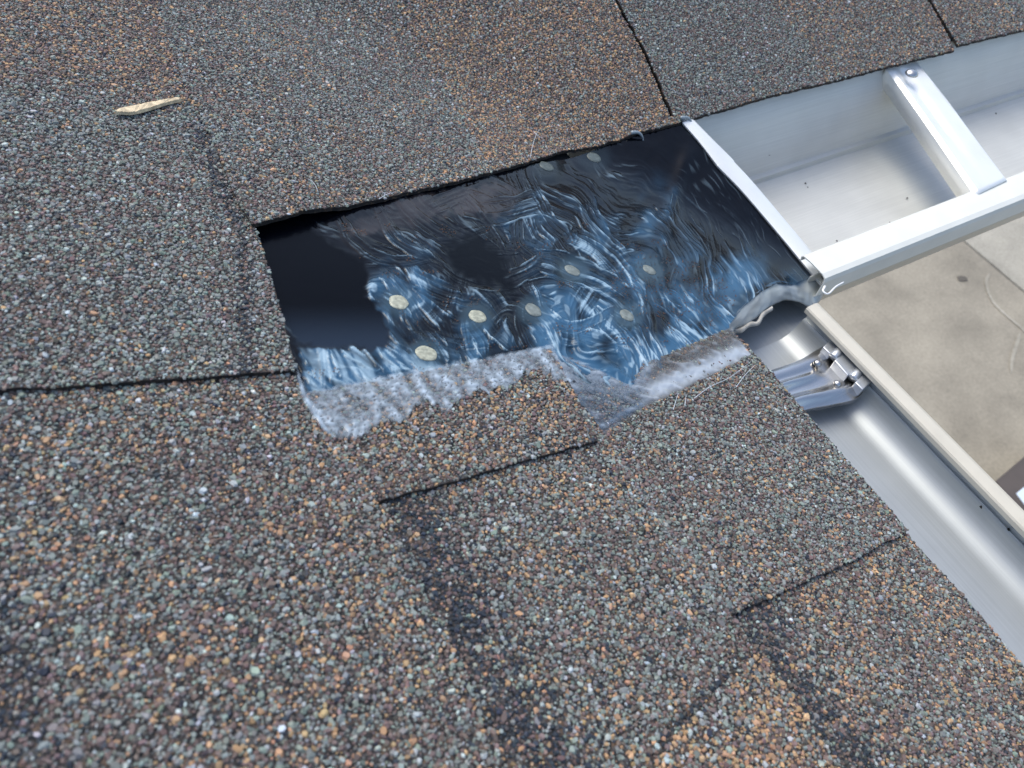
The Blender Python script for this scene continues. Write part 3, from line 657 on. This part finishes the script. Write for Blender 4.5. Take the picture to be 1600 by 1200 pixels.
def zoneB(qx, qy, ed):
    s1 = noise(qx / 24 + qy / 30, qy / 9 - qx / 20); s2 = noise(qx / 7, qy / 7); cr = 1 - np.abs(noise(qx / 9, qy / 6)) * 3
    top = sstep(625, 575, qy - (qx - 850) * .15); wr = sstep(995, 1030, qx); white = np.exp(-((qy - (648 - (qx - 980) * .44 - 18)) / 17) ** 2) * wr
    a = .35 * top + .28 + .25 * s1 - .2 * sstep(.2, .8, cr); a = a * (1 - wr) + wr * (.50 + .2 * s1 + .12 * s2); a = np.clip(a + white * .5 + .35 * np.exp(-((qx - (862 + (qy - 548) * .55)) / 9) ** 2), .04, .92)
    tab = sstep(870, 885, qx - (qy - 560) * .45) * (1 - wr) * sstep(570, 590, qy); a = a + .10 * tab + .5 * np.exp(-((qy - (672 - (qx - 940) * .55 - 5)) / 5) ** 2) * sstep(925, 945, qx) * sstep(1020, 1000, qx)
    base_ = np.array([.12, .165, .225]); brn_ = np.array([.12, .115, .11]); col = base_ * (1 - wr[:, None]) + brn_ * wr[:, None]
    k_ = np.clip(white + .4 * top * (1 - wr) + .3 * sstep(.2, .7, s1), 0, 1)[:, None]; col = col * (1 - k_) + np.array([.42, .47, .53]) * k_
    return a, col, .0020 + .0012 * s1 + .0005 * s2
film([(856, 545), (905, 560), (985, 598), (1005, 566), (1060, 543), (1141, 510), (1158, 535), (1178, 560), (1150, 572), (1080, 606), (1010, 640), (960, 672), (935, 690), (900, 625)], low(1), 2, zoneB)
# folded sliver of sealant on the left edge and stray strings
def zoneC(qx, qy, ed):
    s = noise(qx / 9, qy / 14); return np.clip(.75 + .35 * s, .3, .95), np.array([.42, .52, .62]) * np.clip(.9 + .4 * s, .5, 1.3)[:, None], .0028 + .0012 * s
film([(462, 560), (470, 585), (480, 612), (500, 650), (520, 680), (532, 692), (524, 696), (505, 682), (486, 656), (470, 628), (464, 600)], lambda x, y: T * 1.9 + 0 * x, 3, zoneC, .001)
CLEAR = plain('cured_sealant_string', (.55, .6, .65), .2, spec=.6)
def sp(pts, off): return [on_roof(p, off) for p in pts]
for pts in ([(478, 278), (488, 284), (494, 292), (497, 301)], [(592, 311), (604, 304), (617, 300)], [(829, 246), (832, 228), (838, 210), (843, 203)], [(834, 206), (842, 213), (848, 216)], [(662, 284), (665, 276)],
            [(1085, 622), (1110, 604), (1140, 590), (1172, 566)], [(1052, 640), (1056, 626), (1060, 614)], [(1070, 634), (1072, 618)], [(1150, 605), (1165, 585), (1180, 570)],
            ):
    black_area = False
    st_ = tube('sealant_string', sp(pts, .0012 if black_area else 2.1 * T + .002), (.0004, .0002) if not black_area else (.0003, .00012), CLEAR, val, 5, 14)
# clear drips hanging off the cut shingle edge
DRIP = plain('clear_drip', (.25, .30, .33), .08, spec=.8)
for cx, cy in ((997, 207), (1074, 184)):
    a = on_roof((cx, cy), 2 * T); tube('sealant_drip', [a + np.array([-.010, .002, .001]), a, a + np.array([.006, -.004, -.006]), a + np.array([.008, -.008, -.016])], (.0028, .0006), DRIP, val, 8, 12)

# ------------------------------------------------------------------ gutters
LZ = -.05
g1 = empty('rain_gutter', (.9 * S, -.15 * S, -.1 * S), 'silver gutter running to the upper right with broad pale painted front lip', 'gutter')
ZB = -.125
yb = on_plane((1175, 283), 2, ZB)[1]; ybb = on_plane((1600, 152), 2, ZB)[1]; yb = (yb + ybb) / 2
print('gutter1 crease y', yb)
X0, X1 = .205, 1.9
strip_extrude([(.010, -.006), (.004, -.012), (yb * .3, -.04), (yb + .004, ZB + .006), (yb + .0035, ZB + .0105), (yb - .0025, ZB + .0100), (yb - .0045, ZB + .001), (yb - .03, ZB - .002), (-.24, ZB - .004), (-.262, ZB + .006), (-.272, ZB + .03), (-.274, LZ - .012)], X0, X1, 0, 'trough', ALU1, g1, jit=.0008, n=50)
strip_extrude([(-.2495, LZ - .006), (-.2485, LZ - .001), (-.250, LZ + .0005), (-.262, LZ + .0015), (-.284, LZ + .001), (-.2895, LZ - .001), (-.291, LZ - .006), (-.291, LZ - .030), (-.288, LZ - .034), (-.2765, LZ - .036)], X0 + .002, X1, 0, 'front_lip', WHITEP, g1, n=40)
strip_extrude([(-.2775, LZ - .0365), (-.2765, LZ - .06), (-.262, LZ - .10), (-.22, LZ - .13)], X0 + .01, X1, 0, 'outer_face', CREAM, g1)
g2 = empty('rain_gutter', (.1 * S, -.7 * S, -.1 * S), 'bluish grey gutter running to the lower right with narrow cream rim', 'gutter')
Y0, Y1 = -.318, -1.4
prof2 = [(-.012, -.03), (-.010, -.09), (-.002, -.099), (.06, -.1025), (.128, -.1035)] + [(.128 + .031 * math.sin(w), -.1035 + .031 * (1 - math.cos(w))) for w in np.linspace(.1, 1.40, 16)] + [(.1590, -.0765), (.1605, -.0742), (.1625, -.0752), (.1640, -.070), (.1655, LZ - .006)]
strip_extrude(prof2, Y0, Y1, 1, 'trough', ALU2, g2, jit=.0006, n=50)
strip_extrude([(.1515, LZ - .008), (.1515, LZ - .002), (.1530, LZ), (.158, LZ + .001), (.166, LZ + .001), (.1705, LZ - .001), (.172, LZ - .006), (.172, LZ - .022), (.1685, LZ - .026)], Y0, Y1, 1, 'front_lip', CREAM, g2, n=40)
strip_extrude([(.1675, LZ - .0265), (.1665, LZ - .05), (.15, LZ - .075), (.10, LZ - .10)], Y0, Y1, 1, 'outer_face', CREAM, g2)
# corner box under the membrane
strip_extrude([(.203, -.088), (.203, -.110), (.0, -.112), (-.01, -.06)][::-1], -.3175, -.02, 1, 'corner_box', ALU2, g2)

# bright hemmed end strip of the upper gutter
Lh = spline([(1065, 190), (1093, 222), (1119, 256), (1124, 262), (1161, 300), (1219, 368), (1262, 420), (1283, 444)], 50)
Rh = spline([(1080, 183), (1108, 212), (1143, 247), (1150, 256), (1178, 286), (1232, 350), (1276, 402), (1300, 437)], 50)
V = []; F = []; nv = 9
for i in range(50):
    a = on_roof(Lh[i], .0035); b0 = on_roof(Rh[i], .0035); b = b0.copy(); t0 = i / 49
    for j in range(nv):
        t = j / (nv - 1); q_ = a + (b - a) * t; q_[2] += .0022 * math.sin(math.pi * t) ** .6; V.append(q_)
    e_ = b + np.array([.0, 0, -.010]); V.append(e_); 
    V.append(a + np.array([0.001, 0, -.004]))
k = nv + 2
for i in range(49):
    for j in range(nv): F.append((i * k + j, (i + 1) * k + j, (i + 1) * k + j + 1, i * k + j + 1))
    F.append((i * k + nv + 1, (i + 1) * k + nv + 1, (i + 1) * k, i * k))
F = [f[::-1] for f in F]
h_ = mesh('end_hem', V, F, HEM, g1); shade(h_, 60)
# little curled clip where hem meets lip
c0 = on_roof((1276, 402), .004); c1 = on_roof((1301, 437), .004)
def cyl_patch(name, P0, P1, P2, r, mat, parent, a0=-.2, a1=3.4):
    d = P1 - P0; L = np.linalg.norm(d); d = d / L; up = np.array([0, 0, 1.]); s_ = np.cross(d, up); s_ /= np.linalg.norm(s_); up = np.cross(s_, d)
    V, F = grid(14, 12, lambda u, v: P0 + d * L * u * (1 - .12 * v) + s_ * (P2 * math.cos(a0 + (a1 - a0) * v)) + up * (r * math.sin(a0 + (a1 - a0) * v)))
    return mesh(name, V, F, mat, parent, True)
cyl_patch('hem_curl', on_roof((1269, 408), .002), on_roof((1291, 444), .002), .0085, .006, STEEL, g1)
tube('hook', [on_plane((1289, 447), 2, LZ - .004), on_plane((1286, 455), 2, LZ - .006), on_plane((1294, 459), 2, LZ - .006), on_plane((1306, 448), 2, LZ - .003), on_plane((1318, 441), 2, LZ - .001)], (.0016, .0010), HEM, g1, 6, 24)
DARK = plain('shadowed_gap', (.01, .01, .01), .9)

# bracket of the upper gutter: folded channel from the back wall down to the lip
def loftpx(name, L, R, zL, zR, crown, mat, parent, n=40, nv=13, ribs=None, wall=.010, ang=50):
    L = spline(L, n); R = spline(R, n); V = []; F = []
    for i in range(n):
        u = i / (n - 1); z = zL + (zR - zL) * u; a = on_plane(L[i], 2, z); b = on_plane(R[i], 2, z)
        V.append(a + np.array([0, 0, -wall]))
        for j in range(nv):
            t = j / (nv - 1); q_ = a + (b - a) * t; q_[2] += crown(u, t); V.append(q_)
        V.append(b + np.array([0, 0, -wall]))
    k = nv + 2
    for i in range(n - 1):
        for j in range(k - 1): F.append((i * k + j, (i + 1) * k + j, (i + 1) * k + j + 1, i * k + j + 1))
    o = mesh(name, V, F, mat, parent); shade(o, ang)
    md = o.modifiers.new('solid', 'SOLIDIFY'); md.thickness = .0007; md.offset = 0
    return o
b1 = loftpx('bracket', [(1384, 108), (1402, 132), (1440, 186), (1480, 244), (1524, 308)], [(1428, 92), (1444, 112), (1482, 160), (1526, 220), (1574, 284)], -.012, -.050,
            lambda u, t: .004 * float(sstep(0, .10, t) * sstep(1, .9, t)) - .0042 * math.exp(-((t - .36) / .10) ** 2) * float(sstep(.02, .2, u) * sstep(1.0, .55, u)), HEM, g1, wall=.024, ang=28)
V = []; F = []
cs = on_plane((1424, 116), 2, -.006)
V, F = grid(16, 10, lambda u, v: cs + np.array([math.cos(2 * math.pi * u) * .010 * math.cos(v * 1.5), math.sin(2 * math.pi * u) * .010 * math.cos(v * 1.5), .007 * math.sin(v * 1.5)]))
mesh('screw', V, F, STEEL, b1, True)
# bracket of the lower gutter, pressed ribs, rivets and two clips
def crown2(u, t):
    rib = .011 * math.exp(-((t - (.42 - .10 * u)) / (.07 + .02 * (1 - u))) ** 2) * max(0, 1 - u * 1.6) ** .7
    rib2 = .010 * math.exp(-((t - .80) / .12) ** 2) * max(0, 1 - u * .9) ** .6
    rib3 = .005 * math.exp(-((t - .12) / .12) ** 2) * (1 - .6 * u)
    dent = -.006 * (math.exp(-((t - .36) / .09) ** 2) + math.exp(-((t - .78) / .09) ** 2)) * sstep(.70, 1., u)
    return rib + rib2 + rib3 + float(dent)
b2 = loftpx('bracket', [(1165, 596), (1200, 582), (1245, 566), (1276, 548), (1296, 536)], [(1225, 660), (1256, 641), (1300, 632), (1338, 622), (1354, 602)], -.075, -.078, crown2, STEEL, g2, n=50, nv=41, wall=.006)
for cx, cy in ((1277, 568), (1308, 600)):
    cs = on_plane((cx, cy), 2, -.072)
    V, F = grid(14, 7, lambda u, v: cs + np.array([math.cos(2 * math.pi * u) * .0050 * math.cos(v * 1.5), math.sin(2 * math.pi * u) * .0050 * math.cos(v * 1.5), .0045 * math.sin(v * 1.5)]))
    mesh('rivet', V, F, STEEL, b2, True)
def clip(pts, z0, z1, name='clip'):
    c = [on_plane(p_, 2, z0) for p_ in pts]; cb = [p_ + np.array([0, 0, z1 - z0]) for p_ in c]
    V = c + cb; n = len(c); F = [tuple(range(n))] + [tuple(range(n, 2 * n))[::-1]] + [(i, i + n, (i + 1) % n + n, (i + 1) % n) for i in range(n)]
    o = mesh(name, V, F, STEEL, b2); md = o.modifiers.new('bevel', 'BEVEL'); md.width = .0007; md.segments = 3; shade(o, 60)
CL = mat_metal('clip_grey', (.62, .65, .69), .35, 0, .7)
STEEL_, STEEL = STEEL, CL
clip([(1286, 542), (1297, 531), (1310, 542), (1298, 554)], -.066, -.080); clip([(1304, 563), (1320, 549), (1340, 573), (1325, 587)], -.064, -.080); clip([(1336, 597), (1351, 583), (1363, 595), (1348, 609)], -.064, -.080)
STEEL = STEEL_
for (a_, b_) in (((1301, 559), (1313, 547)), ((1331, 592), (1345, 577))):
    tube('clip_tube', [on_plane(a_, 2, -.068), on_plane(((a_[0] + b_[0]) / 2, (a_[1] + b_[1]) / 2), 2, -.066), on_plane(b_, 2, -.068)], (.0058, .0062), CL, b2, 12, 8)
settle(g1); settle(g2)

# grit in the gutters
GRIT = plain('dark_grit', (.02, .018, .016), .9)
def crumb(p, z, r):
    c = on_plane(p, 2, z); t_ = TPL[rng.integers(0, 14)] * r; V = t_ + c + np.array([0, 0, r * .5]); o = mesh('dirt_crumb', V, [tuple(f) for f in CF], GRIT)
    return o
for p_, z, r in (((1246, 274), ZB, .0014), ((1258, 287), ZB, .0016), ((1262, 293), ZB, .0011), ((1417, 310), ZB, .0017), ((1307, 377), ZB, .0015), ((1390, 348), ZB, .0012), ((1556, 178), ZB, .0016), ((1588, 155), ZB, .0016), ((1202, 243), -.08, .0010)):
    tag(crumb(p_, z, r), 'tiny dark crumb of grit lying in the upper silver gutter', 'grit', 'crumbs of grit in the upper gutter')
tag(crumb((1532, 793), -.074, .0018), 'dark crumb on the lower gutter ledge, nearer the bracket', 'grit'); tag(crumb((1575, 828), -.074, .0018), 'dark crumb on the lower gutter ledge, nearer the photo edge', 'grit')

# wood splinter on the shingles
top = spline([(180, 172), (196, 164), (225, 158), (252, 153), (276, 150), (282, 152)], 30); bot = spline([(180, 173), (198, 175), (214, 173), (236, 167), (258, 160), (280, 155)], 30); V = []; F = []
for i in range(30):
    a = on_roof(top[i], 2 * T + .0045); b = on_roof(bot[i], 2 * T + .0045); j_ = .0008 * float(noise(i * .5, 1))
    V += [a + [0, 0, j_ - .002], (a * .65 + b * .35) + np.array([0, 0, .0006 + j_]), b + [0, 0, j_], b + [0, 0, -.003], a + [0, 0, -.004]]
for i in range(29):
    for j in range(5): F.append((i * 5 + j, i * 5 + (j + 1) % 5, (i + 1) * 5 + (j + 1) % 5, (i + 1) * 5 + j))
F += [(0, 4, 3, 2, 1), tuple(29 * 5 + j for j in range(5))]
tag(mesh('wood_splinter', V, F, WOOD), 'pale dry wood splinter lying on the grey shingle at upper left', 'splinter')

# ------------------------------------------------------------------ ground far below
GZ = -4.5
def mat_concrete(name, col):
    M_, t, b, o = newmat(name); tc = nd(t, 'ShaderNodeTexCoord')
    n = nd(t, 'ShaderNodeTexNoise'); n.inputs['Scale'].default_value = 2.6; n.inputs['Detail'].default_value = 8; n.inputs['Roughness'].default_value = .62; t.links.new(tc.outputs['Object'], n.inputs['Vector'])
    r = ramp(t, [(.3, tuple(c * .72 for c in col)), (.5, col), (.68, tuple(c * 1.2 for c in col))]); t.links.new(n.outputs[0], r.inputs[0])
    n2 = nd(t, 'ShaderNodeTexNoise'); n2.inputs['Scale'].default_value = 60; n2.inputs['Detail'].default_value = 4; t.links.new(tc.outputs['Object'], n2.inputs['Vector'])
    r2 = ramp(t, [(.3, (.85, .85, .85)), (.7, (1.08, 1.08, 1.08))]); t.links.new(n2.outputs[0], r2.inputs[0])
    mx = nd(t, 'ShaderNodeMix', data_type='RGBA', blend_type='MULTIPLY'); mx.inputs[0].default_value = 1; t.links.new(r.outputs[0], mx.inputs[6]); t.links.new(r2.outputs[0], mx.inputs[7]); t.links.new(mx.outputs[2], b.inputs['Base Color'])
    b.inputs['Roughness'].default_value = .85; return M_
CON1 = mat_concrete('worn_concrete', (.30, .268, .212)); CON2 = mat_concrete('pale_concrete', (.36, .335, .28))
j0 = on_plane((1505, 375), 2, GZ)[:2]; j1 = on_plane((1600, 455), 2, GZ)[:2]; dj = (j1 - j0) / np.linalg.norm(j1 - j0); nj = np.array([dj[1], -dj[0]])
if nj @ (on_plane((1600, 400), 2, GZ)[:2] - j0) < 0: nj = -nj
def slab(name, o_, a0, a1, b0, b1, mat):
    c = [o_ + dj * a + nj * b for a, b in ((a0, b0), (a1, b0), (a1, b1), (a0, b1))]
    if np.cross(c[1] - c[0], c[2] - c[1]) < 0: c = c[::-1]
    V = [(*p_, GZ) for p_ in c] + [(*p_, GZ - .15) for p_ in c]; F = [(0, 1, 2, 3), (7, 6, 5, 4)] + [(i, i + 4, (i + 1) % 4 + 4, (i + 1) % 4) for i in range(4)]
    o = mesh(name, V, F, mat); o['kind'] = 'structure'; md = o.modifiers.new('bevel', 'BEVEL'); md.width = .004; return o
slab('concrete_driveway', j0, -9, 9, -9, -.012, CON1); slab('concrete_driveway', j0, -9, 9, .012, 6, CON2)
gm = mat_concrete('ground_earth', (.16, .15, .12)); big = 120
gr = mesh('ground', [(-big, -big, GZ - .09), (big, -big, GZ - .09), (big, big, GZ - .09), (-big, big, GZ - .09)], [(0, 1, 2, 3)], gm); gr['kind'] = 'structure'
# pale scrape and dark stain on the slab
def ribbon(name, pts, w, mat, parent, z=GZ + .008, n=40):
    C_ = spline([on_plane(p_, 2, z) for p_ in pts], n); V = []; F = []
    for i in range(n):
        t = C_[min(i + 1, n - 1)] - C_[max(i - 1, 0)]; s_ = np.cross(t, [0, 0, 1.]); s_ /= np.linalg.norm(s_); ww = w * (.6 + .5 * abs(float(noise(i * .3, 1)))) * min(1, min(i, n - 1 - i) / 5 + .1)
        V += [C_[i] + s_ * ww, C_[i] - s_ * ww]
    for i in range(n - 1): F.append((2 * i, 2 * i + 1, 2 * i + 3, 2 * i + 2))
    return mesh(name, V, F, mat, parent)
SCR = mat_concrete('scraped_concrete', (.36, .33, .27)); STN = mat_concrete('stained_concrete', (.13, .115, .095))
cd = bpy.data.objects['concrete_driveway']
ribbon('scrape_mark', [(1548, 425), (1541, 440), (1550, 468), (1572, 492), (1596, 512), (1612, 530)], .022, SCR, cd)
ribbon('scrape_mark', [(1594, 520), (1588, 540), (1582, 560), (1580, 582)], .025, SCR, cd)
ribbon('stain', [(1497, 436), (1505, 435), (1512, 436)], .05, STN, cd)
# brown board with a pale label
BRN = plain('brown_paint', (.085, .068, .058), .55, var=(8, .15)); LBL = plain('label_paper', (.62, .70, .78), .5)
bx = empty('brown_board', tuple(on_plane((1600, 770), 2, GZ) * S), 'dark brown board on the driveway with a small pale blue label', 'board')
zb = GZ + .5
A0 = on_plane((1556, 752), 2, zb); B0 = on_plane((1610, 706), 2, zb); D0 = on_plane((1640, 850), 2, zb)
e1 = (B0 - A0); e2 = (D0 - A0); c = [A0, A0 + e1 * 2.2, A0 + e1 * 2.2 + e2 * 1.4, A0 + e2 * 1.4]
V = c + [p_ - np.array([0, 0, .12]) for p_ in c]
mesh('panel', V, [(3, 2, 1, 0), (4, 5, 6, 7)] + [(i, (i + 1) % 4, (i + 1) % 4 + 4, i + 4) for i in range(4)], BRN, bx)
V = [p_ for p_ in c]; w_ = .03
q_ = [on_plane(p_, 2, zb + .006) for p_ in ((1588, 771), (1600, 761), (1618, 780), (1604, 792))]
mesh('label_sticker', q_ + [p_ - np.array([0, 0, .005]) for p_ in q_], [(3, 2, 1, 0), (4, 5, 6, 7)] + [(i, (i + 1) % 4, (i + 1) % 4 + 4, i + 4) for i in range(4)], LBL, bx)
for i, (dx, dy) in enumerate(((.1, .1), (.9, .1), (.9, .9), (.1, .9))):
    p_ = A0 + e1 * 2.2 * dx + e2 * 1.4 * dy; box('leg', (p_[0] - .04, p_[1] - .04, GZ), (p_[0] + .04, p_[1] + .04, zb - .122), BRN, bx)
settle(bx)
